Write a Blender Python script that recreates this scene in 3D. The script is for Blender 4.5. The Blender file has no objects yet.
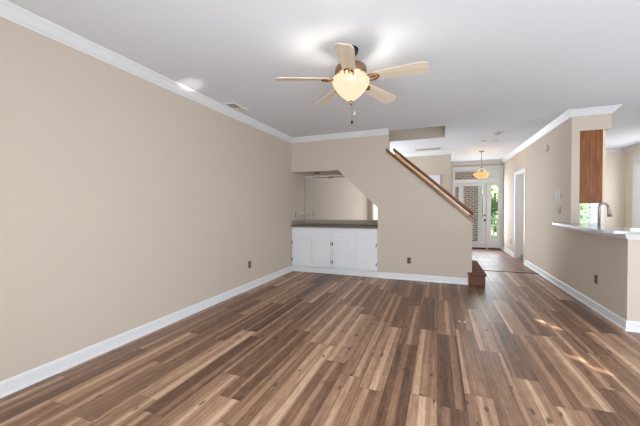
import bpy, math, random
from mathutils import Vector, Matrix

# ------------------------------------------------------------------ camera, world, lights, exposure
sc = bpy.context.scene
col = sc.collection
H = 2.74                       # ceiling height
XL, XR, YB = -2.84, 1.86, 5.67 # left wall, hall wall, stair wall planes
YF = 10.70                     # front door plane
XK = 4.35                      # kitchen / dining right wall
YR = -0.30                     # wall behind the camera

cd = bpy.data.cameras.new('camera')
cam = bpy.data.objects.new('camera', cd); col.objects.link(cam)
cd.sensor_width = 36; cd.lens = 303.6 / 640 * 36; cd.clip_start = 0.02
cam.matrix_world = (Matrix.Translation((0, 0, 1.31)) @ Matrix.Rotation(math.radians(21.2), 4, 'Z')
                    @ Matrix.Rotation(math.radians(90 - .99), 4, 'X') @ Matrix.Rotation(math.radians(-.25), 4, 'Z'))
sc.camera = cam

w = bpy.data.worlds.new('world'); sc.world = w; w.use_nodes = True
bgn = w.node_tree.nodes['Background']
bgn.inputs[0].default_value = (.80, .90, 1.0, 1); bgn.inputs[1].default_value = 1.0

def lamp(name, kind, loc, energy, color=(1, 1, 1), rot=(0, 0, 0), **kw):
    l = bpy.data.lights.new(name, kind); l.energy = energy; l.color = color
    for k, v in kw.items(): setattr(l, k, v)
    o = bpy.data.objects.new(name, l); col.objects.link(o); o.location = loc; o.rotation_euler = rot
    return o
R = math.radians
# daylight through the windows behind the camera, in the kitchen and the front door; added dining and hall fills
lamp('daylight_back_window', 'AREA', (.05, YR + .03, 1.35), 124, (.83, .92, 1.0), (R(98), 0, 0), shape='RECTANGLE', size=2.4, size_y=1.9)
lamp('daylight_back_window_right', 'AREA', (1.95, YR + .03, 1.35), 84, (.83, .92, 1.0), (R(98), 0, 0), shape='RECTANGLE', size=1.6, size_y=1.9)
lamp('fill_dining_side', 'AREA', (XK - .03, 3.05, 1.35), 86, (.83, .92, 1.0), (R(98), 0, R(90)), shape='RECTANGLE', size=2.2, size_y=1.8)  # added fill lamp; the dining wall has no window
lamp('daylight_kitchen_window', 'AREA', (XK - .08, 8.45, 1.5), 30, (.93, .96, .98), (R(90), 0, R(90)), shape='RECTANGLE', size=1.8, size_y=1.8)
lamp('daylight_front_door', 'AREA', (1.15, YF - .14, 1.25), 34, (.83, .92, 1.0), (R(-90), 0, 0), shape='RECTANGLE', size=1.2, size_y=2.0)
lamp('fill_hall', 'AREA', (XL + .03, 7.55, 1.5), 106, (.83, .92, 1.0), (R(96), 0, R(-90)), shape='RECTANGLE', size=1.3, size_y=1.3)  # added fill to brighten the hall; no window is built here
SUN_DIR = Vector((-.50, .87, -.40)).normalized()
lamp('sun', 'SUN', (3, -3, 4), 20.0, (1.0, .97, .92), SUN_DIR.to_track_quat('-Z', 'Y').to_euler(), angle=R(.5))

# added spot lamp standing in for sunlight reflected onto the ceiling edge
_d = Vector((-2.62, 2.73, 2.72)) - Vector((2.2, -.15, .9))
_g = lamp('added_glint_spot', 'SPOT', (2.2, -.15, .9), 1500, (1.0, .97, .92), _d.to_track_quat('-Z', 'Y').to_euler(), spot_size=R(3.3), spot_blend=1.0, shadow_soft_size=.01)
_g.scale = (1, .5, 1)

sc.view_settings.view_transform = 'Standard'; sc.view_settings.look = 'None'
sc.view_settings.gamma = 1; sc.view_settings.use_curve_mapping = False
sc.view_settings.exposure = 0.34
sc.cycles.use_denoising = True
sc.cycles.max_bounces = 10; sc.cycles.diffuse_bounces = 6
sc.cycles.sample_clamp_indirect = 6.0

random.seed(4)

# ------------------------------------------------------------------ helpers
class MB:
    """collects shapes into one mesh"""
    def __init__(s): s.v, s.f, s.sm = [], [], []
    def add(s, vs, fs, smooth=False):
        n = len(s.v); s.v += [tuple(p) for p in vs]
        for f in fs: s.f.append([i + n for i in f]); s.sm.append(smooth)
        return s
    def box(s, a, b):
        x0, y0, z0 = a; x1, y1, z1 = b
        vs = [(x0, y0, z0), (x1, y0, z0), (x1, y1, z0), (x0, y1, z0), (x0, y0, z1), (x1, y0, z1), (x1, y1, z1), (x0, y1, z1)]
        return s.add(vs, [(3, 2, 1, 0), (4, 5, 6, 7), (0, 1, 5, 4), (1, 2, 6, 5), (2, 3, 7, 6), (3, 0, 4, 7)])
    def prism(s, poly, d0, d1, axis='Y'):
        """polygon (a,b) extruded along axis: Y -> (x,z), Z -> (x,y), X -> (y,z)"""
        def P(p, d):
            return (p[0], d, p[1]) if axis == 'Y' else (p[0], p[1], d) if axis == 'Z' else (d, p[0], p[1])
        n = len(poly)
        vs = [P(p, d0) for p in poly] + [P(p, d1) for p in poly]
        fs = [list(range(n)), list(range(2 * n - 1, n - 1, -1))]
        for i in range(n):
            j = (i + 1) % n; fs.append((j, i, n + i, n + j))
        return s.add(vs, fs)
    def lathe(s, prof, c=(0, 0, 0), n=32, axis=(0, 0, 1), smooth=True, caps=True):
        q = Vector((0, 0, 1)).rotation_difference(Vector(axis)); c = Vector(c)
        vs, fs = [], []
        for r, z in prof:
            for k in range(n):
                a = 2 * math.pi * k / n
                vs.append(c + q @ Vector((r * math.cos(a), r * math.sin(a), z)))
        for i in range(len(prof) - 1):
            for k in range(n):
                k2 = (k + 1) % n
                fs.append((i * n + k, i * n + k2, (i + 1) * n + k2, (i + 1) * n + k))
        if caps and prof[0][0] > 1e-4: fs.append(list(range(n - 1, -1, -1)))
        if caps and prof[-1][0] > 1e-4: fs.append([(len(prof) - 1) * n + k for k in range(n)])
        return s.add(vs, fs, smooth)
    def tube(s, pts, r, n=12):
        pts = [Vector(p) for p in pts]; vs, fs = [], []
        rr = r if isinstance(r, (list, tuple)) else [r] * len(pts)
        t0 = (pts[1] - pts[0]).normalized()
        up = Vector((0, 0, 1)) if abs(t0.z) < .9 else Vector((1, 0, 0))
        u = t0.cross(up).normalized()
        for i, p in enumerate(pts):
            t = (pts[min(i + 1, len(pts) - 1)] - pts[max(i - 1, 0)]).normalized()
            u = (u - t * u.dot(t)).normalized(); v = t.cross(u)
            for k in range(n):
                a = 2 * math.pi * k / n
                vs.append(p + (u * math.cos(a) + v * math.sin(a)) * rr[i])
        for i in range(len(pts) - 1):
            for k in range(n):
                k2 = (k + 1) % n
                fs.append((i * n + k, i * n + k2, (i + 1) * n + k2, (i + 1) * n + k))
        fs.append(list(range(n - 1, -1, -1))); fs.append([(len(pts) - 1) * n + k for k in range(n)])
        return s.add(vs, fs, True)
    def sweep(s, path, prof, side=1):
        """profile (offset to the side of travel, z) along an XY polyline with mitred corners; side=1 offsets to the right"""
        P = [Vector(p) for p in path]; n = len(prof); vs, fs = [], []
        for i, p in enumerate(P):
            ds = []
            if i > 0: ds.append((P[i] - P[i - 1]).normalized())
            if i < len(P) - 1: ds.append((P[i + 1] - P[i]).normalized())
            ns = [Vector((d.y, -d.x)) * side for d in ds]
            m = sum(ns, Vector((0, 0))).normalized(); m = m / max(.2, m.dot(ns[0]))
            for o, z in prof: vs.append((p.x + m.x * o, p.y + m.y * o, z))
        for i in range(len(P) - 1):
            for k in range(n):
                k2 = (k + 1) % n
                q = (i * n + k, i * n + k2, (i + 1) * n + k2, (i + 1) * n + k)
                fs.append(q if side > 0 else q[::-1])
        fs.append(list(range(n)) if side < 0 else list(range(n - 1, -1, -1)))
        e = [(len(P) - 1) * n + k for k in range(n)]; fs.append(e if side > 0 else e[::-1])
        return s.add(vs, fs)
    def build(s, name, mat, parent=None, bevel=0, loc=None):
        me = bpy.data.meshes.new(name)
        off = Vector(loc) if loc else None
        vs = [tuple(Vector(p) - off) for p in s.v] if off else s.v
        me.from_pydata(vs, [], s.f); me.polygons.foreach_set('use_smooth', s.sm)
        import bmesh
        b = bmesh.new(); b.from_mesh(me); bmesh.ops.recalc_face_normals(b, faces=b.faces[:]); b.to_mesh(me); b.free()
        me.materials.append(mat)
        o = bpy.data.objects.new(name, me); col.objects.link(o)
        if parent:
            o.parent = parent
        if off: o.location = off
        if bevel:
            m = o.modifiers.new('bevel', 'BEVEL'); m.width = bevel; m.segments = 2; m.limit_method = 'ANGLE'
        return o

def tag(o, label=None, cat=None, group=None, kind=None):
    for k, v in (('label', label), ('category', cat), ('group', group), ('kind', kind)):
        if v: o[k] = v
    return o
def struct(o): o['kind'] = 'structure'; return o
def thing(name, label, cat, loc=(0, 0, 0), rz=0, group=None):
    o = bpy.data.objects.new(name, None); col.objects.link(o); o.location = loc; o.rotation_euler = (0, 0, rz)
    o.empty_display_size = .05
    return tag(o, label, cat, group)
def copy_tree(o, parent=None):
    c = o.copy(); col.objects.link(c)
    if parent: c.parent = parent
    for ch in list(o.children): copy_tree(ch, c)
    return c

# ------------------------------------------------------------------ materials
def srgb(r, g, b):
    f = lambda c: (c / 255 / 12.92) if c / 255 <= .04045 else ((c / 255 + .055) / 1.055) ** 2.4
    return (f(r), f(g), f(b), 1)
def mat(name, c, rough=.5, metal=0, noise=0, nscale=20, bump=0, spec=.5, emit=None, estr=0, trans=0, coat=0):
    m = bpy.data.materials.new(name); m.use_nodes = True; nt = m.node_tree; p = nt.nodes['Principled BSDF']
    p.inputs['Base Color'].default_value = c; p.inputs['Roughness'].default_value = rough
    p.inputs['Metallic'].default_value = metal; p.inputs['Specular IOR Level'].default_value = spec
    p.inputs['Coat Weight'].default_value = coat
    p.inputs['Transmission Weight'].default_value = trans
    if emit: p.inputs['Emission Color'].default_value = emit; p.inputs['Emission Strength'].default_value = estr
    if noise or bump:
        tc = nt.nodes.new('ShaderNodeTexCoord'); nz = nt.nodes.new('ShaderNodeTexNoise')
        nz.inputs['Scale'].default_value = nscale; nz.inputs['Detail'].default_value = 4
        nt.links.new(tc.outputs['Object'], nz.inputs['Vector'])
        if noise:
            hs = nt.nodes.new('ShaderNodeMixRGB'); hs.blend_type = 'MULTIPLY'; hs.inputs[0].default_value = 1
            mr = nt.nodes.new('ShaderNodeMapRange'); mr.inputs[3].default_value = 1 - noise; mr.inputs[4].default_value = 1 + noise
            nt.links.new(nz.outputs['Fac'], mr.inputs[0]); hs.inputs[1].default_value = c
            nt.links.new(mr.outputs[0], hs.inputs[2]); nt.links.new(hs.outputs[0], p.inputs['Base Color'])
        if bump:
            b = nt.nodes.new('ShaderNodeBump'); b.inputs['Strength'].default_value = bump; b.inputs['Distance'].default_value = .002
            nt.links.new(nz.outputs['Fac'], b.inputs['Height']); nt.links.new(b.outputs[0], p.inputs['Normal'])
    return m
class NT:
    """tiny node builder"""
    def __init__(s, name):
        s.m = bpy.data.materials.new(name); s.m.use_nodes = True; s.nt = s.m.node_tree; s.p = s.nt.nodes['Principled BSDF']
    def n(s, t, **kw):
        x = s.nt.nodes.new(t)
        for k, v in kw.items(): setattr(x, k, v)
        return x
    def L(s, a, b): s.nt.links.new(a, b)
    def math(s, op, a, b=None, c=None):
        x = s.n('ShaderNodeMath', operation=op)
        for i, q in enumerate((a, b, c)):
            if q is None: continue
            if isinstance(q, (int, float)): x.inputs[i].default_value = q
            else: s.L(q, x.inputs[i])
        return x.outputs[0]
    def comb(s, x, y, z=0):
        c = s.n('ShaderNodeCombineXYZ')
        for i, q in enumerate((x, y, z)):
            if isinstance(q, (int, float)): c.inputs[i].default_value = q
            else: s.L(q, c.inputs[i])
        return c.outputs[0]
    def ramp(s, fac, stops):
        r = s.n('ShaderNodeValToRGB'); e = r.color_ramp.elements
        while len(e) < len(stops): e.new(.5)
        for el, (p, c) in zip(e, stops): el.position = p; el.color = c
        s.L(fac, r.inputs[0]); return r.outputs[0]
    def mix(s, fac, a, b, mode='MIX'):
        x = s.n('ShaderNodeMixRGB', blend_type=mode)
        for i, q in enumerate((fac, a, b)):
            if isinstance(q, (int, float, tuple)): x.inputs[i].default_value = q
            else: s.L(q, x.inputs[i])
        return x.outputs[0]
    def noise(s, vec, scale, detail=3, dist=0, rough=.5):
        x = s.n('ShaderNodeTexNoise'); x.inputs['Scale'].default_value = scale; x.inputs['Detail'].default_value = detail
        x.inputs['Distortion'].default_value = dist; x.inputs['Roughness'].default_value = rough
        s.L(vec, x.inputs['Vector']); return x.outputs['Fac']

def plank_material():
    t = NT('plank_floor'); tc = t.n('ShaderNodeTexCoord'); sp = t.n('ShaderNodeSeparateXYZ'); t.L(tc.outputs['Object'], sp.inputs[0])
    W, LEN = .178, 1.22
    xs = t.math('DIVIDE', sp.outputs[0], W); row = t.math('FLOOR', xs); fx = t.math('FRACT', xs)
    wn = t.n('ShaderNodeTexWhiteNoise', noise_dimensions='1D'); t.L(row, wn.inputs['W'])
    ys = t.math('ADD', t.math('DIVIDE', sp.outputs[1], LEN), t.math('MULTIPLY', wn.outputs['Value'], 7.3))
    ci = t.math('FLOOR', ys); fy = t.math('FRACT', ys)
    w2 = t.n('ShaderNodeTexWhiteNoise', noise_dimensions='2D'); t.L(t.comb(row, ci), w2.inputs['Vector'])
    idv = w2.outputs['Value']; s3 = t.n('ShaderNodeSeparateColor'); t.L(w2.outputs['Color'], s3.inputs[0])
    off = t.math('MULTIPLY', idv, 53.0)
    # broad heart / sap bands running with the plank
    b1 = t.noise(t.comb(t.math('ADD', t.math('MULTIPLY', sp.outputs[0], 15.0), off), t.math('MULTIPLY', sp.outputs[1], .55), off), 1.0, 2, .25)
    # fine streaks
    b2 = t.noise(t.comb(t.math('ADD', t.math('MULTIPLY', sp.outputs[0], 95.0), off), t.math('MULTIPLY', sp.outputs[1], 1.6), off), 1.0, 5, .4, .65)
    # mottled heart figure
    b3 = t.noise(t.comb(t.math('ADD', t.math('MULTIPLY', sp.outputs[0], 30.0), off), t.math('MULTIPLY', sp.outputs[1], 8.0), off), 1.0, 3, .8)
    v = t.math('ADD', t.math('MULTIPLY', b1, .45), t.math('MULTIPLY', idv, .46))
    # pale sapwood along one edge of many planks
    sd = t.math('ABSOLUTE', t.math('SUBTRACT', fx, s3.outputs[1])); sm = t.n('ShaderNodeMapRange'); sm.inputs[1].default_value = .09; sm.inputs[2].default_value = .15; sm.inputs[3].default_value = .24; sm.inputs[4].default_value = 0
    t.L(t.math('ADD', sd, t.math('MULTIPLY', t.math('SUBTRACT', b1, .5), .35)), sm.inputs[0]); v = t.math('ADD', v, sm.outputs[0])
    v = t.math('ADD', v, t.math('MULTIPLY', b2, .70)); v = t.math('ADD', v, t.math('MULTIPLY', b3, .36))
    v = t.math('SUBTRACT', v, .53)
    c = t.ramp(v, [(.08, srgb(76, 51, 38)), (.32, srgb(114, 83, 64)), (.52, srgb(145, 111, 88)), (.72, srgb(179, 144, 116)), (.92, srgb(210, 178, 150))])
    # knots : dark elongated flecks
    vo = t.n('ShaderNodeTexVoronoi'); vo.inputs['Scale'].default_value = 1.0
    kv = t.comb(t.math('ADD', t.math('MULTIPLY', sp.outputs[0], 11.0), off), t.math('MULTIPLY', sp.outputs[1], 4.2), off)
    kn = t.noise(kv, 4.5, 4); t.L(t.mix(.25, kv, kn, 'ADD') if False else kv, vo.inputs['Vector'])
    kf = t.math('ADD', vo.outputs['Distance'], t.math('MULTIPLY', t.math('SUBTRACT', kn, .5), .55))
    mk = t.n('ShaderNodeMapRange'); mk.inputs[1].default_value = .05; mk.inputs[2].default_value = .17; mk.inputs[3].default_value = .85; mk.inputs[4].default_value = 0
    t.L(kf, mk.inputs[0]); c = t.mix(mk.outputs[0], c, srgb(76, 55, 43))
    # seams
    ex = t.math('MINIMUM', fx, t.math('SUBTRACT', 1.0, fx)); ey = t.math('MINIMUM', fy, t.math('SUBTRACT', 1.0, fy))
    e = t.math('MINIMUM', t.math('MULTIPLY', ex, W), t.math('MULTIPLY', ey, LEN))
    se = t.n('ShaderNodeMapRange'); se.inputs[1].default_value = .0012; se.inputs[2].default_value = .0035; se.inputs[3].default_value = .55; se.inputs[4].default_value = 0
    t.L(e, se.inputs[0]); c = t.mix(se.outputs[0], c, srgb(52, 38, 31))
    t.L(c, t.p.inputs['Base Color'])
    rr = t.n('ShaderNodeMapRange'); rr.inputs[3].default_value = .34; rr.inputs[4].default_value = .50; t.L(b2, rr.inputs[0]); t.L(rr.outputs[0], t.p.inputs['Roughness'])
    t.p.inputs['Specular IOR Level'].default_value = .45
    bp = t.n('ShaderNodeBump'); bp.inputs['Strength'].default_value = .25; bp.inputs['Distance'].default_value = .0015
    t.L(t.math('SUBTRACT', b2, se.outputs[0]), bp.inputs['Height']); t.L(bp.outputs[0], t.p.inputs['Normal'])
    return t.m
def tile_material():
    t = NT('foyer_tile'); tc = t.n('ShaderNodeTexCoord'); sp = t.n('ShaderNodeSeparateXYZ'); t.L(tc.outputs['Object'], sp.inputs[0])
    S = .335
    xs = t.math('DIVIDE', t.math('SUBTRACT', sp.outputs[0], .93), S); ys = t.math('DIVIDE', t.math('SUBTRACT', sp.outputs[1], 7.05), S)
    w2 = t.n('ShaderNodeTexWhiteNoise', noise_dimensions='2D'); t.L(t.comb(t.math('FLOOR', xs), t.math('FLOOR', ys)), w2.inputs['Vector'])
    nz = t.noise(tc.outputs['Object'], 9, 5, .6, .6)
    v = t.math('ADD', t.math('MULTIPLY', w2.outputs['Value'], .35), t.math('MULTIPLY', nz, .75))
    c = t.ramp(v, [(.2, srgb(96, 66, 54)), (.5, srgb(126, 92, 78)), (.85, srgb(154, 118, 102))])
    fx, fy = t.math('FRACT', xs), t.math('FRACT', ys)
    e = t.math('MINIMUM', t.math('MINIMUM', fx, t.math('SUBTRACT', 1.0, fx)), t.math('MINIMUM', fy, t.math('SUBTRACT', 1.0, fy)))
    se = t.n('ShaderNodeMapRange'); se.inputs[1].default_value = .018; se.inputs[2].default_value = .036; se.inputs[3].default_value = 1; se.inputs[4].default_value = 0
    t.L(e, se.inputs[0]); c = t.mix(se.outputs[0], c, srgb(52, 40, 36))
    t.L(c, t.p.inputs['Base Color']); t.p.inputs['Roughness'].default_value = .42; t.p.inputs['Specular IOR Level'].default_value = .3
    bp = t.n('ShaderNodeBump'); bp.inputs['Strength'].default_value = .4; bp.inputs['Distance'].default_value = .003
    t.L(t.math('SUBTRACT', t.math('MULTIPLY', nz, .3), se.outputs[0]), bp.inputs['Height']); t.L(bp.outputs[0], t.p.inputs['Normal'])
    return t.m
def wood_material(name, dark, mid, light, axis='Z', scale=1.0, rough=.35):
    t = NT(name); tc = t.n('ShaderNodeTexCoord'); sp = t.n('ShaderNodeSeparateXYZ'); t.L(tc.outputs['Object'], sp.inputs[0])
    k = {'X': (3, 45, 45), 'Y': (45, 3, 45), 'Z': (45, 45, 2.6)}[axis]
    vec = t.comb(*[t.math('MULTIPLY', sp.outputs[i], k[i] * scale) for i in range(3)])
    v = t.noise(vec, .55, 5, 1.2, .6)
    t.L(t.ramp(v, [(.25, dark), (.5, mid), (.78, light)]), t.p.inputs['Base Color']); t.p.inputs['Roughness'].default_value = rough
    return t.m
def brick_material():
    t = NT('brick'); tc = t.n('ShaderNodeTexCoord'); sp = t.n('ShaderNodeSeparateXYZ'); t.L(tc.outputs['Object'], sp.inputs[0])
    b = t.n('ShaderNodeTexBrick'); t.L(t.comb(t.math('ADD', sp.outputs[0], sp.outputs[1]), sp.outputs[2]), b.inputs['Vector'])
    b.inputs['Color1'].default_value = srgb(186, 148, 136); b.inputs['Color2'].default_value = srgb(140, 116, 110); b.inputs['Mortar'].default_value = srgb(222, 214, 210)
    b.inputs['Scale'].default_value = 1; b.inputs['Brick Width'].default_value = .19; b.inputs['Row Height'].default_value = .068; b.inputs['Mortar Size'].default_value = .012
    b.inputs['Bias'].default_value = -.1
    t.L(t.mix(.5, b.outputs['Color'], t.ramp(t.noise(tc.outputs['Object'], 13, 3), [(.3, srgb(90, 70, 66)), (.7, srgb(190, 165, 152))]), 'MULTIPLY'), t.p.inputs['Base Color'])
    t.L(b.outputs['Color'], t.p.inputs['Base Color']); t.p.inputs['Roughness'].default_value = .9
    return t.m
def glass_material():
    m = bpy.data.materials.new('window_glass'); m.use_nodes = True; nt = m.node_tree; nt.nodes.remove(nt.nodes['Principled BSDF'])
    tr = nt.nodes.new('ShaderNodeBsdfTransparent'); gl = nt.nodes.new('ShaderNodeBsdfGlossy'); gl.inputs['Roughness'].default_value = .02
    fr = nt.nodes.new('ShaderNodeFresnel'); fr.inputs[0].default_value = 1.06; mx = nt.nodes.new('ShaderNodeMixShader')
    tr.inputs[0].default_value = (.97, .985, .98, 1)
    nt.links.new(fr.outputs[0], mx.inputs[0]); nt.links.new(tr.outputs[0], mx.inputs[1]); nt.links.new(gl.outputs[0], mx.inputs[2])
    nt.links.new(mx.outputs[0], nt.nodes['Material Output'].inputs['Surface']); return m

M = dict(
    wall=mat('beige_paint', srgb(203, 191, 177), .85, noise=.015, nscale=3, bump=.05, spec=.3),
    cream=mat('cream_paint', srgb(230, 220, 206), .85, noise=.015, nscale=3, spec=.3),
    ceil=mat('ceiling_white', srgb(218, 221, 226), .9, noise=.012, nscale=8, spec=.2),
    trim=mat('white_trim', srgb(226, 228, 231), .38, noise=.01),
    cab=mat('white_cabinet', srgb(231, 233, 237), .4, noise=.01),
    floor=plank_material(), tile=tile_material(),
    oak=wood_material('stair_oak', srgb(74, 44, 22), srgb(112, 70, 36), srgb(148, 98, 54), 'X', 1, .28),
    oaklight=wood_material('light_oak', srgb(222, 172, 116), srgb(238, 196, 142), srgb(246, 214, 170), 'X', 1, .25),
    cherry=wood_material('cherry_veneer', srgb(92, 50, 22), srgb(134, 78, 38), srgb(164, 104, 56), 'Z', 1, .42),
    maple=mat('pale_maple', srgb(232, 216, 190), .45, noise=.03, nscale=30),
    carpet=mat('brown_step', srgb(116, 82, 66), .92, spec=.15, noise=.22, nscale=60, bump=.5),
    blade=wood_material('bleached_blade', srgb(198, 182, 160), srgb(216, 202, 182), srgb(230, 218, 200), 'X', .7, .4),
    brass=mat('polished_brass', srgb(176, 128, 82), .22, 1, noise=.05, nscale=40),
    bronze=mat('antique_brass', srgb(150, 122, 96), .34, .8, noise=.06, nscale=40),
    steel=mat('brushed_nickel', srgb(170, 160, 152), .42, .6, noise=.05, nscale=60),
    plate=mat('nickel_plate', srgb(126, 116, 103), .5, .25, noise=.06, nscale=80),
    darkm=mat('dark_metal', srgb(46, 42, 40), .4, .6, noise=.05),
    black=mat('black_plastic', srgb(22, 21, 22), .5, noise=.05),
    device=mat('device_plastic', srgb(205, 196, 184), .5, noise=.02),
    whiteplastic=mat('white_plastic', srgb(226, 226, 224), .45, noise=.02),
    laminate=mat('taupe_laminate', srgb(168, 157, 138), .45, noise=.12, nscale=120),
    laminate_edge=mat('dark_laminate', srgb(112, 106, 100), .5, noise=.12, nscale=120),
    quartz=mat('white_quartz', srgb(184, 187, 192), .2, noise=.03, nscale=15, coat=.3),
    mirror=mat('mirror_silver', (.97, .965, .95, 1), .02, 1, noise=.003, nscale=2),
    glass=glass_material(), brick=brick_material(),
    amber=mat('amber_bowl', srgb(226, 176, 116), .4, noise=.10, nscale=22, emit=srgb(255, 190, 120), estr=.55),
    lampglow=mat('lit_bulb', srgb(255, 240, 210), .4, noise=.01, emit=srgb(255, 226, 170), estr=6),
    paneglow=mat('bright_window', srgb(240, 240, 238), .5, noise=.01, emit=(1, .96, .9, 1), estr=.6),
    leaf=mat('leaf_green', srgb(104, 140, 88), .6, noise=.35, nscale=6),
    leaf2=mat('leaf_yellow_green', srgb(158, 178, 128), .6, noise=.3, nscale=6),
    bark=mat('bark', srgb(96, 80, 66), .9, noise=.2),
    lawn=mat('lawn', srgb(150, 158, 124), .9, noise=.25, nscale=6),
    concrete=mat('porch_concrete', srgb(206, 198, 186), .8, noise=.06, nscale=5),
    grille=mat('almond_grille', srgb(196, 180, 162), .6, noise=.02),
    shade=mat('vent_dark', srgb(84, 82, 80), .8, noise=.05),
)

def frosted(name, c, estr, tfrac, dk):
    m = bpy.data.materials.new(name); m.use_nodes = True; nt = m.node_tree; nt.nodes.remove(nt.nodes['Principled BSDF'])
    N = nt.nodes.new; em = N('ShaderNodeEmission'); em.inputs[0].default_value = c; em.inputs[1].default_value = estr
    df = N('ShaderNodeBsdfTranslucent'); df.inputs[0].default_value = (c[0] * dk, c[1] * dk, c[2] * dk, 1); tp = N('ShaderNodeBsdfTransparent'); gl = N('ShaderNodeBsdfGlossy'); gl.inputs['Roughness'].default_value = .25
    tc = N('ShaderNodeTexCoord'); nz = N('ShaderNodeTexNoise'); nz.inputs['Scale'].default_value = 14; nt.links.new(tc.outputs['Object'], nz.inputs['Vector'])
    mr = N('ShaderNodeMapRange'); mr.inputs[3].default_value = tfrac * .85; mr.inputs[4].default_value = tfrac * 1.15; nt.links.new(nz.outputs['Fac'], mr.inputs[0])
    a = N('ShaderNodeMixShader'); nt.links.new(mr.outputs[0], a.inputs[0]); nt.links.new(df.outputs[0], a.inputs[1]); nt.links.new(tp.outputs[0], a.inputs[2])
    b = N('ShaderNodeMixShader'); b.inputs[0].default_value = .05; nt.links.new(a.outputs[0], b.inputs[1]); nt.links.new(gl.outputs[0], b.inputs[2])
    d = N('ShaderNodeAddShader'); nt.links.new(b.outputs[0], d.inputs[0]); nt.links.new(em.outputs[0], d.inputs[1])
    nt.links.new(d.outputs[0], nt.nodes['Material Output'].inputs['Surface']); return m
M['bowl'] = frosted('frosted_bowl', srgb(255, 236, 200), .80, .0, .02)

# ------------------------------------------------------------------ setting: floors and ceiling
f = MB(); f.add([(-3.0, -.5, 0), (4.5, -.5, 0), (4.5, 7.05, 0), (-3.0, 7.05, 0)], [(0, 1, 2, 3)]); struct(f.build('floor', M['floor']))
f = MB(); f.add([(-3.0, 7.05, 0), (4.5, 7.05, 0), (4.5, YF + .1, 0), (-3.0, YF + .1, 0)], [(0, 1, 2, 3)]); struct(f.build('floor_foyer', M['tile']))
HX, HY0, HY1 = .13, 5.79, 6.73            # stairwell opening in the ceiling
c = MB()
for a, b in (((-3, -.5, H), (4.5, HY0, H + .3)), ((HX, HY0, H), (4.5, HY1, H + .3)), ((-3, HY1, H), (4.5, YF + .15, H + .3))): c.box(a, b)
struct(c.build('ceiling', M['ceil']))
s = MB()                                     # upper shaft around the stairs
s.box((-3.0, HY1, H + .30), (HX + .1, HY1 + .1, 5.0)); s.box((HX, HY0 - .1, H + .30), (HX + .1, HY1, 5.0)); s.box((-3.0, HY0 - .1, H + .3), (HX, HY0, 5.0))
s.box((-3.0, HY0, H), (XL, HY1, 5.0)); s.box((-3.0, HY0 - .1, 5.0), (HX + .1, HY1 + .1, 5.1))
# drywall lining of the opening's edges
s.box((XL, HY1 - .004, H - .0), (HX, HY1 + .001, H + .3)); s.box((HX - .004, HY0, H), (HX + .001, HY1 - .004, H + .3)); s.box((XL, HY0 - .001, H), (HX - .004, HY0 + .004, H + .3))
struct(s.build('wall_stairwell', M['wall']))

# ------------------------------------------------------------------ walls
struct(MB().box((XL - .12, YR, 0), (XL, 8.47, H)).build('wall_left', M['wall']))
capz = lambda x: 1.094 + (x - .509) * (-.893)             # underside of the sloped cap on the stair wall
XE, XF = .54, -.84                                        # low end and full-height end of the stair wall
NX1, NX2, NZ1, NZ2 = -1.045, -1.82, 1.31, 2.045           # niche opening
wb = MB().prism([(XL, H), (XL, NZ2), (NX2, NZ2), (NX1, NZ1), (NX1, 0), (XE, 0), (XE, capz(XE)), (XF, capz(XF)), (XF, H)], YB, YB + .12)
struct(wb.build('wall_back', M['wall']))
NB = 6.37                                                 # back of the niche
n = MB().box((XL, NB, 0), (NX1 + .1, NB + .08, 2.3)); n.box((NX1, YB + .12, 0), (NX1 + .08, NB, 1.42))
n.prism([(XL, NZ2), (NX2, NZ2), (NX1, NZ1), (NX1 + .06, NZ1 + .0), (NX1 + .06, NZ1 + .07), (NX2 + .02, NZ2 + .06), (XL, NZ2 + .06)], YB + .12, NB)
struct(n.build('wall_niche', M['wall']))
# hall wall (right) with the kitchen doorway, wall stub and soffit
DY0, DY1, DZ = 8.18, 9.06, 2.13
WT = .10
r = MB().box((XR, 5.60, 0), (XR + WT, DY0, H)); r.box((XR, DY1, 0), (XR + WT, YF, H)); r.box((XR, DY0, DZ), (XR + WT, DY1, H))
struct(r.build('wall_right', M['wall']))
struct(MB().box((XR + WT, 5.60, 2.43), (2.325, 8.05, H)).build('wall_soffit', M['wall']))
p = MB().prism([(XR, 4.13), (3.6, 4.13), (3.6, 4.25), (XR + WT, 4.25), (XR + WT, 5.60), (XR, 5.60)], 0, 1.02, 'Z')
struct(p.build('wall_bar', M['wall']))
# far hall wall beyond the stairs, its doorway, and the foyer
hw = MB().box((XL, 8.35, 0), (-.84, 8.47, H)); hw.box((-.02, 8.35, 0), (.31, 8.47, H)); hw.box((-.84, 8.35, 2.06), (-.02, 8.47, H)); hw.box((.19, 8.47, 0), (.31, YF, H))
struct(hw.build('wall_hall', M['wall']))
FL, FR_, FT = .44, XR, 2.53                                # rough opening of the front door unit
fw = MB().box((.19, YF, FT), (XR + WT, YF + .14, H)); fw.box((.19, YF, 0), (FL, YF + .14, FT)); fw.box((FR_, YF, 0), (XR + WT, YF + .14, FT))
struct(fw.build('wall_front', M['wall']))
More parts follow.
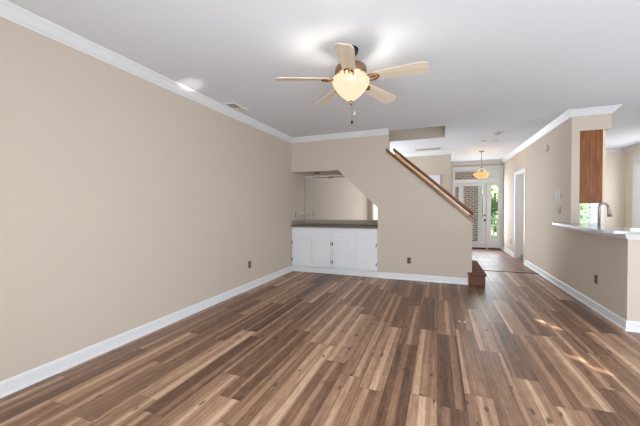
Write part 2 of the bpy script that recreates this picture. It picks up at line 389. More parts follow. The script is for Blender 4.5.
# kitchen shell (cream, sunlit)
KY = 9.80
WX0, WX1, WZ0, WZ1 = 3.26, 3.87, .90, 2.05                # window over the far counter
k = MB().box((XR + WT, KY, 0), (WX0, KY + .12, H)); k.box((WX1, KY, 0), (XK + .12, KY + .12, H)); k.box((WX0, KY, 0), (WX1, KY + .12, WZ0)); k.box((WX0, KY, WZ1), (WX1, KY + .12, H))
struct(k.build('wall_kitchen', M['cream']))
VY0, VY1, VZ0, VZ1 = 7.5, 9.38, .55, 2.42                  # kitchen side window
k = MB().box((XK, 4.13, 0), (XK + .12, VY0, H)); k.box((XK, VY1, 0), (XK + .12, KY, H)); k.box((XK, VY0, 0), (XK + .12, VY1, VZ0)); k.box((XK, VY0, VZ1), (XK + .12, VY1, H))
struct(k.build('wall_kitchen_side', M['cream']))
struct(MB().box((XK, YR, 0), (XK + .12, 4.13, H)).build('wall_dining', M['wall']))
# wall behind the camera; unseen added blind, its two gaps placed to draw sun slivers on the floor
rear = MB().box((XL - .12, YR - .12, 0), (2.85, YR, H)); rear.box((2.85, YR - .12, 0), (XK + .12, YR, 1.0)); rear.box((2.85, YR - .12, 2.35), (XK + .12, YR, H))
struct(rear.build('wall_rear', M['wall']))
bl = MB(); T_ = lambda x, y: (YR - .02 - y) / SUN_DIR.y
gaps = []
for (x, y) in ((1.15, 4.07), (1.17, 3.16)):
    t_ = T_(x, y); gx = x + SUN_DIR.x * t_; gz = SUN_DIR.z * t_; gaps.append((gx, gz))
gaps.sort()
edges = [2.85]
for gx, gz in gaps:
    bl.box((edges[-1], YR - .05, 1.0), (gx - .045, YR - .03, 2.35))
    bl.box((gx - .045, YR - .05, 1.0), (gx + .045, YR - .03, gz - .065)); bl.box((gx - .045, YR - .05, gz + .065), (gx + .045, YR - .03, 2.35))
    bl.box((gx - .045, YR - .05, gz - .015), (gx + .045, YR - .03, gz + .012))
    edges.append(gx + .045)
bl.box((edges[-1], YR - .05, 1.0), (XK + .12, YR - .03, 2.35))
struct(bl.build('sun_gap_blind', M['trim']))  # added light-shaping blind, unseen behind the camera

# ------------------------------------------------------------------ crown mouldings and baseboards
CR = [(0, H), (0, H - .092), (.010, H - .092), (.014, H - .082), (.030, H - .068), (.060, H - .030), (.074, H - .018), (.082, H - .010), (.082, H)]
def crown(name, path, side=1, m='trim'): struct(MB().sweep(path, CR, side).build(name, M[m]))
crown('trim_1', [(XL, YR), (XL, YB), (XF, YB)])
crown('trim_2', [(.31, YF), (XR, YF), (XR, 5.60), (2.325, 5.60), (2.325, 8.0)], 1)
crown('trim_3', [(XL, 8.35), (.31, 8.35), (.31, YF)])
crown('trim_4', [(XR + WT, KY), (XK, KY), (XK, YR)])
BBP = [(0, .0), (0, .108), (.007, .108), (.012, .100), (.014, .088), (.014, .022), (.022, .018), (.024, .008), (.024, 0)]
def base(name, path, side=1): struct(MB().sweep(path, BBP, side).build(name, M['trim']))
base('baseboard_left', [(XL, YR), (XL, YB + .0)])
base('baseboard_back', [(NX1 + .0, YB), (.475, YB)])
base('baseboard_right', [(XR, 8.16), (XR, 4.13), (3.6, 4.13)], 1)
base('baseboard_foyer', [(XR, YF), (XR, DY1 + .08)])
base('baseboard_hall', [(.02, 8.35), (.31, 8.35), (.31, YF)])
base('baseboard_kitchen', [(XK, KY), (XK, 4.4)])

# kitchen doorway casing and jambs
d = MB()
for y0, y1 in ((DY0 - .065, DY0), (DY1, DY1 + .075)): d.box((XR - .018, y0, 0), (XR, y1, DZ + .075))
d.box((XR - .018, DY0, DZ), (XR, DY1, DZ + .075))
d.box((XR - .012, DY0, 0), (XR + WT + .012, DY0 + .018, DZ)); d.box((XR - .012, DY1 - .018, 0), (XR + WT + .012, DY1, DZ)); d.box((XR - .012, DY0, DZ - .018), (XR + WT + .012, DY1, DZ))
struct(d.build('trim_5', M['trim'], bevel=.003))

# hall door beyond the stairs (white panelled door in white casing)
dr = MB().box((-.91, 8.33, 0), (-.84, 8.35, 2.06)).box((-.02, 8.33, 0), (.055, 8.35, 2.06)).box((-.91, 8.33, 2.06), (.055, 8.35, 2.135))
dr = struct(dr.build('door_2', M['trim'], bevel=.003))
lf = MB().box((-.84, 8.37, .01), (-.02, 8.41, 2.06))
for x0, x1 in ((-.74, -.47), (-.39, -.12)):
    for z0, z1 in ((.25, .95), (1.10, 1.90)): lf.box((x0, 8.362, z0), (x1, 8.37, z1))
lf.build('leaf', M['trim'], dr, bevel=.004)
MB().lathe([(.0, 0), (.028, .005), (.03, .02), (.02, .035), (0, .04)], (-.09, 8.37, .95), 16, (0, -1, 0)).build('knob', M['brass'], dr)

# ------------------------------------------------------------------ front door unit
fd = struct(MB().box((FL, YF - .02, 0), (FL + .055, YF + .10, FT - .05)).box((FR_ - .055, YF - .02, 0), (FR_, YF + .10, FT - .05))
            .box((FL, YF - .02, FT - .05), (FR_, YF + .10, FT + .055)).box((FL + .055, YF - .012, 2.075), (FR_ - .055, YF + .10, 2.165))
            .box((.655, YF - .012, 0), (.705, YF + .10, 2.075)).box((1.415, YF - .012, 0), (1.450, YF + .10, 2.075)).build('door_1', M['trim'], bevel=.003))
lf = MB().box((.712, YF + .02, .02), (.768, YF + .065, 2.065)).box((1.318, YF + .02, .02), (1.405, YF + .065, 2.065)).box((.768, YF + .02, .02), (1.318, YF + .065, .215)).box((.768, YF + .02, 1.985), (1.318, YF + .065, 2.065))
lf = lf.build('leaf', M['trim'], fd, bevel=.003)
MB().box((.768, YF + .04, .215), (1.318, YF + .045, 1.985)).build('pane', M['glass'], lf)
MB().lathe([(.028, 0), (.030, .006), (.012, .010), (.012, .035), (.028, .042), (.031, .055), (.022, .068), (0, .07)], (1.372, YF + .02, .90), 20, (0, -1, 0)).build('knob', M['darkm'], lf)
MB().lathe([(.024, 0), (.024, .010), (.010, .014), (0, .016)], (1.372, YF + .02, 1.05), 20, (0, -1, 0)).build('deadbolt', M['darkm'], lf)
for x0, x1, g0, g1 in ((.495, .655, .525, .628), (1.450, 1.805, 1.545, 1.735)):
    sl = MB().box((x0, YF + .02, .02), (g0, YF + .06, 2.075)).box((g1, YF + .02, .02), (x1, YF + .06, 2.075)).box((g0, YF + .02, .02), (g1, YF + .06, .29)).box((g0, YF + .02, 1.97), (g1, YF + .06, 2.075))
    sl = sl.build('sidelight', M['trim'], fd, bevel=.003)
    MB().box((g0, YF + .036, .29), (g1, YF + .041, 1.97)).build('pane', M['glass'], sl)
tr = MB().box((.495, YF + .02, 2.165), (.515, YF + .06, 2.48)).box((1.785, YF + .02, 2.165), (1.805, YF + .06, 2.48)).box((.515, YF + .02, 2.165), (1.785, YF + .06, 2.19)).box((.515, YF + .02, 2.455), (1.785, YF + .06, 2.48))
tr = tr.build('transom', M['trim'], fd, bevel=.002)
MB().box((.515, YF + .036, 2.19), (1.785, YF + .041, 2.455)).build('pane', M['glass'], tr)
th = MB().box((.705, YF - .03, 0), (1.415, YF + .02, .034)).box((1.45, YF - .03, 0), (1.80, YF + .02, .034))
th.build('threshold', M['black'], fd, bevel=.003)['label'] = 'black threshold'

# ------------------------------------------------------------------ kitchen windows
wn = MB().box((WX0 - .06, KY - .02, WZ0 - .05), (WX0, KY + .06, WZ1)).box((WX1, KY - .02, WZ0 - .05), (WX1 + .06, KY + .06, WZ1)).box((WX0 - .06, KY - .02, WZ1), (WX1 + .06, KY + .06, WZ1 + .06)).box((WX0, KY - .04, WZ0 - .05), (WX1, KY + .06, WZ0))
wn = struct(wn.build('window_1', M['trim'], bevel=.003))
mu = MB()
for i in (1, 2): x = WX0 + (WX1 - WX0) * i / 3; mu.box((x - .012, KY + .03, WZ0), (x + .012, KY + .055, WZ1))
for i in range(1, 6): z = WZ0 + (WZ1 - WZ0) * i / 6; mu.box((WX0, KY + .03, z - .011), (WX1, KY + .055, z + .011))
mu.build('muntin_grid', M['trim'], wn)
MB().box((WX0, KY + .04, WZ0), (WX1, KY + .045, WZ1)).build('pane', M['glass'], wn)
wn = MB().box((XK - .02, VY0 - .07, VZ0 - .07), (XK + .06, VY0, VZ1 + .07)).box((XK - .02, VY1, VZ0 - .07), (XK + .06, VY1 + .07, VZ1 + .07)).box((XK - .02, VY0, VZ1), (XK + .06, VY1, VZ1 + .07)).box((XK - .03, VY0, VZ0 - .07), (XK + .06, VY1, VZ0))
wn = struct(wn.build('window_2', M['trim'], bevel=.003))
bd = MB().box((XK - .046, VY0 - .03, VZ1 - .05), (XK - .022, VY1 + .03, VZ1))
for i in range(52):
    z = VZ0 + .02 + i * .0345; bd.add([(XK - .042, VY0 - .03, z), (XK - .026, VY0 - .03, z + .052), (XK - .026, VY1 + .03, z + .052), (XK - .042, VY1 + .03, z), (XK - .040, VY0 - .03, z), (XK - .024, VY0 - .03, z + .052), (XK - .024, VY1 + .03, z + .052), (XK - .040, VY1 + .03, z)], [(0, 1, 2, 3), (7, 6, 5, 4), (0, 4, 5, 1), (3, 2, 6, 7), (0, 3, 7, 4), (1, 5, 6, 2)])
bd.build('blind', M['trim'], wn)
MB().box((XK + .05, VY0, VZ0), (XK + .055, VY1, VZ1)).build('pane', M['glass'], wn)
# rear window seen in the bar mirror
wn = struct(MB().box((-2.66, YR, .0), (-2.58, YR + .02, 2.25)).box((-.02, YR, 0), (.06, YR + .02, 2.25)).box((-2.66, YR, 2.25), (.06, YR + .02, 2.33)).box((-1.34, YR, 0), (-1.26, YR + .02, 2.25)).build('window_3', M['trim']))
MB().box((-2.58, YR + .001, .02), (-1.34, YR + .008, 2.25)).build('pane', M['paneglow'], wn)

# ------------------------------------------------------------------ staircase and handrail
st = thing('staircase', 'brown staircase climbing left behind the beige stair wall, bottom step showing past its end', 'stairs', (.60, 6.26, 0))
RUN, RISE, X0 = .222, .196, .755
def step(x1, x0, y0, y1, zt, first=False):
    e = .030 if first else 0
    b = MB().box((x0 + e * .6, y0, max(0, zt - .23)), (x1 - (.020 if first else .03), y1, zt - .045)); b.box((x0, y0 - e, zt - .045), (x1, y1 + e, zt))
    o = b.build('step', M['carpet'], st, bevel=.018 if first else .010)
    o.matrix_parent_inverse = Matrix.Translation((-.60, -6.26, 0))
    return o
step(X0, .470, 5.620, 6.96, .212, True)
for i in range(1, 13):
    step(X0 - RUN * i, X0 - RUN * (i + 1) - .03, YB + .125, HY1 - .005, .205 + RISE * i)
# far-side stringer wall under the stairs
sw = MB().prism([(.475, 0), (.475, .18), (-2.0, 2.42), (XL, 2.70), (XL, 0)], HY1, HY1 + .09)
struct(sw.build('wall_stringer', M['wall']))

sx0, sx1 = -.885, .572
def slope_strip(mb, x0, x1, dz0, dz1, y0, y1):
    mb.prism([(x0, capz(x0) + dz0), (x1, capz(x1) + dz0), (x1, capz(x1) + dz1), (x0, capz(x0) + dz1)], y0, y1); return mb
hr = thing('stair_handrail', 'brown wooden handrail and cap sloping down along the top of the stair wall', 'handrail', (.5, YB + .06, 1.1))
inv = Matrix.Translation((-.5, -(YB + .06), -1.1))
def part(mb, name, m, bevel=0):
    o = mb.build(name, m, hr, bevel); o.matrix_parent_inverse = inv; return o
part(slope_strip(MB(), sx0, sx1, .0, .062, YB - .035, YB + .15), 'cap_board', M['oak'], .008)
part(slope_strip(MB(), -.70, .50, .062, .100, YB - .012, YB + .05), 'fillet', M['oaklight'], .004)['label'] = 'pale oak strip under the rail'
part(slope_strip(MB(), -.73, -.63, .065, .125, YB - .005, YB + .05), 'end_block', M['oaklight'], .004)
rx0, rx1 = -.76, .56
rail = MB()
prof = [(math.cos(a) * .036, math.sin(a) * .034) for a in [2 * math.pi * i / 14 for i in range(14)]]
n0 = len(prof); vs = []
for x in (rx0, rx1):
    for dy, dz in prof: vs.append((x, YB + .055 + dy, capz(x) + .146 + dz))
rail.add(vs, [(i, (i + 1) % n0, n0 + (i + 1) % n0, n0 + i) for i in range(n0)], True); rail.add(vs[:n0], [list(range(n0))]); rail.add(vs[n0:], [list(range(n0))])
part(rail, 'rail', M['oak'])
for x in (-.74, .50):
    z = capz(x)
    b = MB().tube([(x, YB + .055, z + .06), (x + .02, YB + .055, z + .09), (x + .03, YB + .055, z + .115), (x + .01, YB + .055, z + .14)], .011, 10)
    b.lathe([(.024, 0), (.022, .008), (.012, .012)], (x, YB + .055, z + .06), 14)
    part(b, 'bracket', M['brass'])

# ------------------------------------------------------------------ ceiling fan
FX, FY = -.735, 2.68
fan = thing('ceiling_fan', 'five-blade ceiling fan with brass motor and glowing frosted bowl light', 'ceiling fan', (FX, FY, H))
MB().lathe([(.0, 0), (.066, 0), (.070, -.012), (.062, -.045), (.040, -.072), (.018, -.080), (.016, -.16), (0, -.16)], (0, 0, 0), 28).build('canopy', M['darkm'], fan)
MB().lathe([(0, -.135), (.06, -.138), (.115, -.150), (.138, -.168), (.143, -.200), (.141, -.228), (.130, -.236), (.060, -.240), (0, -.24)], (0, 0, 0), 40).build('motor_housing', M['bronze'], fan)
MB().lathe([(0, -.238), (.060, -.240), (.062, -.248), (.030, -.254), (.016, -.262), (.014, -.466), (0, -.466)], (0, 0, 0), 40).build('light_fitter', M['brass'], fan)
# open-topped glass bowl
MB().lathe([(.150, -.262), (.166, -.270), (.171, -.288), (.164, -.318), (.138, -.362), (.094, -.412), (.048, -.450), (.0, -.470), (.0, -.464), (.046, -.444), (.090, -.407), (.133, -.358), (.158, -.316), (.164, -.288), (.160, -.275), (.147, -.267), (.150, -.262)], (0, 0, 0), 40, caps=False).build('light_bowl', M['bowl'], fan)
MB().lathe([(.0, -.470), (.014, -.470), (.018, -.478), (.010, -.490), (.006, -.500), (0, -.502)], (0, 0, 0), 16).build('finial', M['brass'], fan)
for k in range(3):
    a = R(30 + 120 * k)
    lm = bpy.data.lights.new('fan_bulb', 'POINT'); lm.energy = 5.5; lm.color = (1, .93, .82); lm.shadow_soft_size = .03
    lo = bpy.data.objects.new('fan_bulb', lm); col.objects.link(lo); lo.parent = fan; lo.location = (.098 * math.cos(a), .098 * math.sin(a), -.300)
def blade_mesh():
    b = MB(); N = 20; vs = []
    for i in range(N + 1):
        t = i / N; x = .205 + t * .465
        hwid = (.052 + .020 * min(1, t * 1.3)) * (1 if t < .88 else math.sqrt(max(0.0, 1 - ((t - .88) / .125) ** 2 * .62)))
        hwid *= .82 + .18 * min(1, t / .08)
        for y in (-hwid, hwid):
            for z in (-.004, .004): vs.append((x, y, z))
    fs = []
    for i in range(N):
        a, q = i * 4, (i + 1) * 4
        fs += [(a, q, q + 2, a + 2), (a + 1, a + 3, q + 3, q + 1), (a, a + 1, q + 1, q), (a + 2, q + 2, q + 3, a + 3)]
    fs += [(0, 2, 3, 1), (4 * N, 4 * N + 1, 4 * N + 3, 4 * N + 2)]
    return b.add(vs, fs)
def bracket_mesh():
    b = MB()
    for sy in (-1, 1): b.tube([(.09, .012 * sy, .012), (.13, .020 * sy, .004), (.17, .036 * sy, -.012), (.21, .040 * sy, -.010), (.245, .026 * sy, -.008), (.262, .004 * sy, -.008)], .0075, 8)
    b.tube([(.10, 0, .012), (.16, 0, -.004), (.225, 0, -.010), (.27, 0, -.008)], .008, 8)
    for x, y in ((.222, .026), (.222, -.026), (.262, 0)): b.lathe([(.008, 0), (.007, -.004), (0, -.006)], (x, y, -.012), 10)
    return b
bm0 = None
for k in range(5):
    a = R(-79 + 72 * k)
    if bm0 is None:
        o = blade_mesh().build('blade', M['blade'], fan); q = bracket_mesh().build('blade_bracket', M['brass'], o); bm0 = (o, q)
    else:
        o = bm0[0].copy(); col.objects.link(o); q = bm0[1].copy(); col.objects.link(q); o.parent = fan; q.parent = o
    o.matrix_local = Matrix.Translation((0, 0, -.270)) @ Matrix.Rotation(a, 4, 'Z') @ Matrix.Rotation(R(3.0), 4, 'Y') @ Matrix.Rotation(R(-13), 4, 'X')
def chain(x, y, z0, z1, fob, name):
    b = MB().tube([(x, y, z0), (x, y, z1)], .0016, 6)
    i = z0
    while i > z1: b.lathe([(0, .003), (.003, 0), (0, -.003)], (x, y, i), 6); i -= .012
    o = b.build('pull_chain', M['brass'], fan)
    MB().lathe([(0, .0), (.006, -.004), (.010, -.02), (.008, -.034), (0, -.038)], (x, y, z1), 14).build('fob', fob, o)
chain(.012, -.01, -.49, -.640, M['darkm'], 'a'); chain(.02, .05, -.44, -.545, M['whiteplastic'], 'b')

# ------------------------------------------------------------------ foyer pendant
pl = thing('pendant_lamp', 'amber glass bowl pendant hanging before the front door', 'pendant lamp', (1.045, 8.80, H))
MB().lathe([(0, 0), (.066, 0), (.068, -.010), (.045, -.028), (.012, -.036), (0, -.036)], (0, 0, 0), 24).build('canopy', M['steel'], pl)
MB().tube([(0, 0, -.03), (0, 0, -.44)], .008, 10).build('rod', M['steel'], pl)
ar = MB().lathe([(0, -.40), (.018, -.405), (.024, -.43), (.014, -.455), (0, -.458)], (0, 0, 0), 18)
for k in range(3):
    a = 2 * math.pi * k / 3 + .5
    ar.tube([(0, 0, -.425), (.06 * math.cos(a), .06 * math.sin(a), -.45), (.13 * math.cos(a), .13 * math.sin(a), -.53), (.172 * math.cos(a), .172 * math.sin(a), -.565)], .006, 8)
ar.build('arm', M['steel'], pl)
MB().lathe([(.180, -.555), (.186, -.565), (.176, -.60), (.140, -.65), (.080, -.69), (0, -.705), (0, -.699), (.078, -.684), (.136, -.645), (.171, -.597), (.179, -.566), (.180, -.555)], (0, 0, 0), 32, caps=False).build('glass_bowl', M['amber'], pl)
MB().lathe([(0, -.70), (.016, -.705), (.012, -.72), (0, -.728)], (0, 0, 0), 14).build('finial', M['steel'], pl)
lm = bpy.data.lights.new('pendant_bulb', 'POINT'); lm.energy = 3; lm.color = (1, .82, .6); lm.shadow_soft_size = .06
lo = bpy.data.objects.new('pendant_bulb', lm); col.objects.link(lo); lo.parent = pl; lo.location = (0, 0, -.60)

# ------------------------------------------------------------------ bar niche: cabinets, countertop, mirror, downlight
def cabinet(x0, x1, doors, drawers, label):
    yf = YB - .026; cz = .910
    t = thing('base_cabinet', label, 'cabinet', ((x0 + x1) / 2, YB + .25, 0), 0, 'white cabinets in the bar niche')
    ivt = Matrix.Translation((-(x0 + x1) / 2, -(YB + .25), 0))
    def P(mb, name, m, parent=None, bevel=0):
        o = mb.build(name, m, parent or t, bevel)
        if parent is None: o.matrix_parent_inverse = ivt
        return o
    P(MB().box((x0, YB + .0, .128), (x1, NB - .02, cz)).box((x0, YB + .05, 0), (x1, NB - .02, .128)), 'body', M['cab'], None, .002)
    P(MB().box((x0, YB - .014, 0), (x1, YB + .05, .100)), 'toe_board', M['trim'], None, .002)
    for a, b in drawers:
        o = P(MB().box((a, yf, .735), (b, YB, .885)), 'drawer', M['cab'], None, .006)
    for a, b, hs in doors:
        d = P(MB().box((a, yf, .150), (b, YB, .690)), 'door', M['cab'], None, .005)
        rp = MB().box((a + .05, yf - .006, .185), (b - .05, yf, .635)).build('raised_panel', M['cab'], d, .006); rp.parent = d
        hx = a - .004 if hs < 0 else b + .004
        for z in (.24, .60):
            MB().box((hx - .006, yf - .005, z - .024), (hx + .008, yf + .002, z + .024)).tube([(hx, yf - .006, z - .034), (hx, yf - .006, z + .034)], .005, 8).build('hinge', M['darkm'], d)
    return t
xm = -1.945
cabinet(XL + .003, xm - .001, [(XL + .035, -2.375, -1), (-2.365, xm - .022, 1)], [(XL + .035, xm - .022)], 'white base cabinet with one wide drawer, left half of the niche bar')
cabinet(xm + .001, NX1 - .004, [(xm + .022, -1.545, -1), (-1.455, NX1 - .028, 1)], [(xm + .022, -1.525), (-1.475, NX1 - .028)], 'white base cabinet with two narrow drawers, right half of the niche bar')
ct = thing('countertop', 'taupe laminate countertop with low splash in the bar niche', 'countertop', (-1.94, 6.0, .914))
ivc = Matrix.Translation((1.94, -6.0, -.914))
for mb, nm, m in ((MB().box((XL + .001, YB - .035, .914), (NX1 - .002, NB - .002, .946)), 'slab', 'laminate_edge'),
                  (MB().box((XL + .02, NB - .022, .946), (NX1 - .02, NB - .002, 1.045)).box((XL + .001, YB + .005, .946), (XL + .02, NB - .002, 1.045)).box((NX1 - .02, YB + .125, .946), (NX1 - .002, NB - .002, 1.045)), 'backsplash', 'laminate')):
    o = mb.build(nm, M[m], ct, .004); o.matrix_parent_inverse = ivc
mi = tag(MB().box((XL + .012, NB - .008, 1.048), (NX1 - .012, NB - .001, 2.0)).build('wall_mirror', M['mirror']), 'large frameless mirror above the countertop on the niche back wall', 'mirror')
tm = MB().box((XL + .003, NB - .014, 2.0), (NX1 - .3, NB - .001, 2.022)).build('channel', M['trim'], mi)
MB().box((XL + .001, NB - .014, 1.048), (XL + .012, NB - .001, 2.0)).build('side_channel', M['plate'], mi)
dl = thing('downlight', 'small dark fixture on the ceiling of the bar niche', 'light fixture', (-2.36, 5.92, NZ2))
MB().lathe([(0, 0), (.075, 0), (.078, -.008), (.060, -.014), (0, -.014)], (0, 0, 0), 28).build('rim', M['plate'], dl)
MB().lathe([(0, -.014), (.05, -.0145), (.044, -.022), (0, -.026)], (0, 0, 0), 24).build('lens', M['black'], dl)

# ------------------------------------------------------------------ outlets, switches, sensors (local: plate faces -Y, stands in XZ)
def wall_device(name, label, cat, loc, rz, kind, m='plate', group=None, wdt=.072):
    t = thing(name, label, cat, loc, rz, group)
    MB().box((-wdt / 2, -.006, -.058), (wdt / 2, 0, .058)).build('plate', M[m], t, .003)
    if kind == 'outlet':
        for z in (-.026, .026):
            o = MB().box((-.017, -.010, z - .018), (.017, -.006, z + .018)).build('socket', M['black'], t, .004)
    else:
        for x in ([0] if wdt < .1 else [-.023, .023]): MB().box((x - .006, -.016, -.012), (x + .006, -.006, .012)).build('toggle', M['whiteplastic' if m != 'plate' else 'device'], t, .002)
    return t
wall_device('wall_outlet', 'dark outlet low on the long left wall near the corner', 'outlet', (XL, 4.155, .396), R(90), 'outlet')
wall_device('wall_outlet', 'metal outlet low on the stair wall right of the cabinets', 'outlet', (-.481, YB, .352), 0, 'outlet')
wall_device('wall_outlet', 'dark outlet low on the right wall below the bar counter', 'outlet', (XR, 4.80, .398), R(-90), 'outlet')
wall_device('wall_outlet', 'small outlet low on the foyer wall next to the front door', 'outlet', (XR, 9.57, .38), R(-90), 'outlet')
wall_device('wall_outlet', 'outlet above the counter on the niche side wall, nearer the room', 'outlet', (XL, 5.85, 1.18), R(90), 'outlet')
wall_device('light_switch', 'light switch beside the mirror on the niche side wall', 'switch', (XL, 6.14, 1.18), R(90), 'switch')
wall_device('light_switch', 'metal double light switch on the hall wall below the thermostat', 'switch', (XR, 6.06, 1.255), R(-90), 'switch', wdt=.115)
th = thing('thermostat', 'pale thermostat on the hall wall above the double switch', 'thermostat', (XR, 6.06, 1.50), R(-90))
MB().box((-.055, -.028, -.055), (.055, 0, .055)).build('case', M['whiteplastic'], th, .006)
MB().box((-.012, -.030, -.045), (.046, -.028, .045)).build('screen', M['plate'], th, .002)
sd = thing('wall_detector', 'small round tan detector high on the hall wall', 'detector', (XR, 6.66, 2.365), R(-90))
MB().lathe([(0, 0), (.062, 0), (.064, .012), (.055, .030), (.03, .036), (0, .037)], (0, 0, 0), 28, (0, -1, 0)).build('case', M['device'], sd)
MB().lathe([(.022, .034), (.024, .040), (.015, .043), (0, .043)], (0, 0, 0), 20, (0, -1, 0)).build('grille', M['grille'], sd)
sm = thing('smoke_detector', 'white smoke detector on the hall ceiling', 'smoke detector', (1.05, 6.73, H))
MB().lathe([(0, 0), (.070, 0), (.072, -.012), (.060, -.032), (.02, -.038), (0, -.038)], (0, 0, 0), 28).build('case', M['device'], sm)
MB().lathe([(.034, -.034), (.034, -.040), (0, -.042)], (0, 0, 0), 20).build('grille', M['grille'], sm)
for x, y, lb in ((.93, 7.44, 'left of two small white discs on the ceiling toward the pendant'), (1.15, 7.53, 'right of two small white discs on the ceiling toward the pendant')):
    t = thing('ceiling_disc', lb, 'ceiling cover', (x, y, H), 0, 'small discs on the hall ceiling')
    MB().lathe([(0, 0), (.060, 0), (.060, -.006), (.052, -.012), (0, -.013)], (0, 0, 0), 24).build('cover', M['device'], t)
    MB().lathe([(.006, -.012), (.005, -.016), (0, -.017)], (0, 0, 0), 10).build('screw', M['plate'], t)

def register(name, label, x, y, lx, ly, nsl, frame, slat, along='Y'):
    t = thing(name, label, 'air vent', (x, y, H))
    b = MB(); e = .022
    for a, q in (((-lx / 2, -ly / 2), (lx / 2, -ly / 2 + e)), ((-lx / 2, ly / 2 - e), (lx / 2, ly / 2)), ((-lx / 2, -ly / 2 + e), (-lx / 2 + e, ly / 2 - e)), ((lx / 2 - e, -ly / 2 + e), (lx / 2, ly / 2 - e))): b.box((*a, -.010), (*q, 0))
    b.build('frame', M[frame], t, .002)
    MB().box((-lx / 2 + e, -ly / 2 + e, -.002), (lx / 2 - e, ly / 2 - e, 0)).build('duct_shade', M['shade'], t)  # dark sheet painted as the shaded duct; the ceiling is not cut
    for i in range(nsl):
        if along == 'Y':
            y0 = -ly / 2 + e + (ly - 2 * e) * (i + .5) / nsl; dirn = .012 if i >= nsl / 2 else -.012
            MB().add([(-lx / 2 + e, y0 - .005 - dirn, -.003), (lx / 2 - e, y0 - .005 - dirn, -.003), (lx / 2 - e, y0 + .005 + dirn * .3, -.016), (-lx / 2 + e, y0 + .005 + dirn * .3, -.016),
                      (-lx / 2 + e, y0 - .003 - dirn, -.003), (lx / 2 - e, y0 - .003 - dirn, -.003), (lx / 2 - e, y0 + .007 + dirn * .3, -.016), (-lx / 2 + e, y0 + .007 + dirn * .3, -.016)],
                     [(0, 1, 2, 3), (7, 6, 5, 4), (0, 3, 7, 4), (1, 5, 6, 2), (0, 4, 5, 1), (3, 2, 6, 7)]).build('louver', M[slat], t)
        else:
            x0 = -lx / 2 + e + (lx - 2 * e) * (i + .5) / nsl
            MB().box((x0 - .007, -ly / 2 + e, -.012), (x0 + .007, ly / 2 - e, -.003)).build('louver', M[slat], t)
register('ceiling_vent', 'white ceiling vent beside the left wall crown moulding', -2.655, 3.60, .17, .36, 9, 'trim', 'device', 'Y')
register('ceiling_vent', 'tan return air vent on the hall ceiling past the stair opening', -.23, 7.95, .58, .20, 24, 'grille', 'grille', 'X')

# ------------------------------------------------------------------ kitchen side: upper cabinet, bar counter, faucet, base run
uc = thing('upper_cabinet', 'cherry wood wall cabinet hanging under the soffit at the kitchen end', 'cabinet', (2.12, 6.2, 1.37))
ivu = Matrix.Translation((-2.12, -6.2, -1.37))
for mb, nm, m, bv in ((MB().box((XR + WT + .002, 5.62, 1.362), (2.238, 6.50, 2.43)), 'body', 'cherry', .002),
                      (MB().box((2.238, 5.622, 1.362), (2.258, 6.50, 2.43)), 'face_frame', 'maple', .001)):
    o = mb.build(nm, M[m], uc, bv); o.matrix_parent_inverse = ivu
for y0, y1 in ((5.64, 6.05), (6.07, 6.48)):
    o = MB().box((2.258, y0, 1.38), (2.276, y1, 2.41)).build('door', M['maple'], uc, .003); o.matrix_parent_inverse = ivu
    MB().lathe([(.006, 0), (.006, .012), (.013, .018), (.010, .026), (0, .028)], (2.276, y1 - .04 if y0 < 6 else y0 + .04, 1.46), 14, (1, 0, 0)).build('knob', M['brass'], o)

edge = [(1.858, 6.15), (1.79, 6.06), (1.72, 5.92), (1.68, 5.65), (1.668, 5.35), (1.655, 5.0), (1.64, 4.65), (1.628, 4.38), (1.630, 4.24), (1.655, 4.14), (1.72, 4.075), (1.82, 4.055), (3.62, 4.055), (3.62, 4.40), (2.10, 4.40), (2.10, 5.598), (1.858, 5.598)]
bc = thing('bar_counter', 'white stone bar counter with a rounded corner on the low kitchen wall', 'countertop', (1.95, 4.6, 1.02))
ivb = Matrix.Translation((-1.95, -4.6, -1.02))
o = MB().prism(edge, 1.022, 1.058, 'Z').build('slab', M['quartz'], bc, .006); o.matrix_parent_inverse = ivb
apr = MB().sweep([(XR, 5.9), (XR, 4.13), (3.6, 4.13)], [(.001, 1.021), (.001, .966), (.014, .966), (.020, .980), (.034, 1.0), (.040, 1.021)], 1)
o = apr.build('apron_moulding', M['trim'], bc); o.matrix_parent_inverse = ivb

kb = thing('base_cabinet', 'kitchen sink cabinet run standing behind the low bar wall', 'cabinet', (2.3, 5.0, 0))
ivk = Matrix.Translation((-2.3, -5.0, 0))
o = MB().box((XR + WT + .003, 4.42, .0), (2.58, 7.9, .87)).build('body', M['cherry'], kb, .003); o.matrix_parent_inverse = ivk
o = MB().box((XR + WT + .003, 4.26, .872), (2.62, 7.9, .91)).build('worktop', M['quartz'], kb, .004); o.matrix_parent_inverse = ivk
fc = thing('kitchen_faucet', 'brushed nickel gooseneck faucet behind the bar counter', 'faucet', (2.045, 5.22, .910))
MB().lathe([(0, 0), (.027, 0), (.028, .008), (.022, .014), (.020, .10), (.0165, .115), (.0155, .14), (0, .14)], (0, 0, 0), 24).build('base', M['steel'], fc)
arc = [(0, 0, .12), (0, 0, .36)] + [(  .050 - .050 * math.cos(a), 0, .376 + .066 * math.sin(a)) for a in [math.pi * i / 12 for i in range(1, 11)]]
sp_ = MB().tube(arc, .0145, 14).build('spout', M['steel'], fc)
ex, ez = arc[-1][0], arc[-1][2]
MB().tube([(ex, 0, ez), (ex + .008, 0, ez - .03), (ex + .016, 0, ez - .085), (ex + .022, 0, ez - .145)], [.0155, .018, .022, .027], 16).build('spray_head', M['steel'], fc)
MB().tube([(.0, -.018, .08), (.0, -.05, .095), (.0, -.09, .13)], [.008, .007, .006], 10).build('lever', M['steel'], fc)
sd = thing('soap_dispenser', 'small metal soap dispenser right of the faucet', 'soap dispenser', (2.26, 5.25, .910))
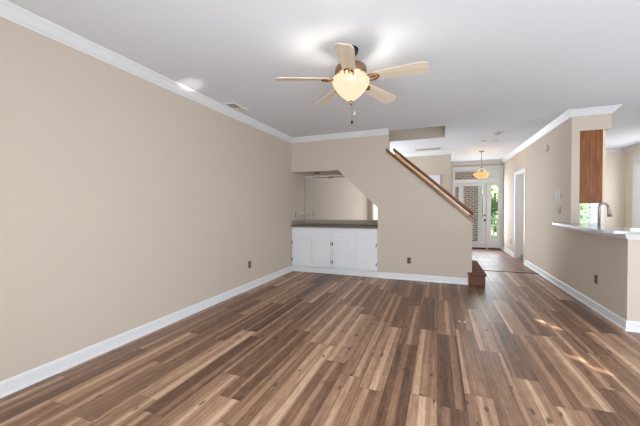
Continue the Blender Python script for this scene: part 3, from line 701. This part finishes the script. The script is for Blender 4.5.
MB().lathe([(0, 0), (.02, 0), (.02, .006), (.009, .012), (.009, .105), (.013, .110), (.013, .125), (0, .13)], (0, 0, 0), 16).build('body', M['steel'], sd)
MB().tube([(0, 0, .118), (.03, 0, .122), (.055, 0, .112)], .006, 10).build('nozzle', M['steel'], sd)

# ------------------------------------------------------------------ floor details
tsx = MB().prism([(7.03, 0), (7.075, 0), (7.068, .009), (7.053, .011), (7.038, .009)], .74, XR - .01, 'X')
tag(tsx.build('transition_strip', M['darkm']), 'dark metal strip between wood planks and foyer tile', 'threshold strip')
fo = thing('floor_outlet', 'tiny pale twin-dot cap set in the wood floor', 'floor cap', (.261, 3.792, 0))
MB().box((-.045, -.018, 0), (.045, .018, .002)).build('plate', M['bronze'], fo)
for x in (-.028, .028): MB().lathe([(.011, .002), (.011, .006), (.008, .008), (0, .0085)], (x, 0, 0), 14).build('cap', M['whiteplastic'], fo)

# ------------------------------------------------------------------ outside
struct(MB().box((-8, YF + .14, -.20), (14, 13.6, -.05)).build('porch_floor', M['concrete']))
struct(MB().box((-20, 13.6, -.30), (26, 40, -.22)).build('ground', M['lawn']))
struct(MB().box((4.6, -4, -.30), (26, 13.6, -.22)).build('ground.001', M['lawn']))
struct(MB().box((-1.5, YF + .14, 2.78), (4.4, 13.6, 2.9)).box((-1.5, 13.3, 2.42), (4.4, 13.5, 2.78)).build('porch_ceiling', M['trim']))
bw = MB().box((-1.2, 12.2, -.05), (1.335, 12.42, 2.57)); tag(bw.build('brick_wall', M['brick']), 'brick porch wall seen through the front door glass', 'brick wall')
pc = MB().box((1.337, 12.15, -.05), (1.47, 12.45, 2.53)).box((1.337, 12.13, 2.40), (1.49, 12.47, 2.53)).box((1.337, 12.13, -.05), (1.49, 12.47, .08))
tag(pc.build('porch_post', M['trim'], bevel=.004), 'white porch post at the end of the brick wall', 'post')
pr = thing('porch_railing', 'white porch railing seen through the right sidelight', 'railing', (2.6, 13.2, -.05))
MB().box((-1.1, -.03, .88), (1.6, .03, .94)).build('top_rail', M['trim'], pr, .004); MB().box((-1.1, -.02, .10), (1.6, .02, .15)).build('bottom_rail', M['trim'], pr, .004)
for x in (-1.1, 1.6): MB().box((x - .045, -.045, 0), (x + .045, .045, 1.02)).build('post', M['trim'], pr, .004)
b0 = MB().box((-.017, -.017, .15), (.017, .017, .88)).build('baluster', M['trim'], pr)
for i in range(20):
    b = b0 if i == 0 else b0.copy()
    if i: col.objects.link(b); b.parent = pr
    b.location = (-1.0 + i * .13, 0, 0)
def foliage(n, rx, rz, zc, size):
    b = MB(); rnd = random.Random(n)
    for _ in range(n):
        while True:
            p = Vector((rnd.uniform(-1, 1), rnd.uniform(-1, 1), rnd.uniform(-1, 1)))
            if .3 < p.length < 1: break
        c = Vector((p.x * rx, p.y * rx, zc + p.z * rz)); s_ = size * rnd.uniform(.6, 1.3)
        u = Vector((rnd.gauss(0, 1), rnd.gauss(0, 1), rnd.gauss(0, 1))).normalized(); v = u.orthogonal().normalized()
        b.add([c - u * s_, c - v * s_ * .5, c + u * s_, c + v * s_ * .5], [(0, 1, 2, 3)])
    return b
def plant(name, label, cat, loc, n, rx, rz, zc, size, lm_, group):
    t = thing(name, label, cat, loc, 0, group)
    foliage(n, rx, rz, zc, size).build('foliage', M[lm_], t)
    MB().tube([(0, 0, -.05), (.03, .02, zc * .5), (0, 0, zc)], [.05 * rx + .02, .04 * rx + .01, .02], 8).build('trunk', M['bark'], t)
plant('shrub', 'green shrub behind the porch railing in the right sidelight', 'shrub', (2.5, 15.4, -.22), 2600, 1.0, .75, 1.25, .07, 'leaf', 'greenery outside')
plant('tree', 'yellow-green tree farther out behind the porch shrub', 'tree', (3.3, 21.0, -.22), 2600, 1.9, 1.3, 2.9, .13, 'leaf2', 'greenery outside')
plant('tree', 'green tree outside the kitchen window above the faucet', 'tree', (4.45, 14.2, -.22), 1900, .80, 1.4, 1.7, .09, 'leaf', 'greenery outside')
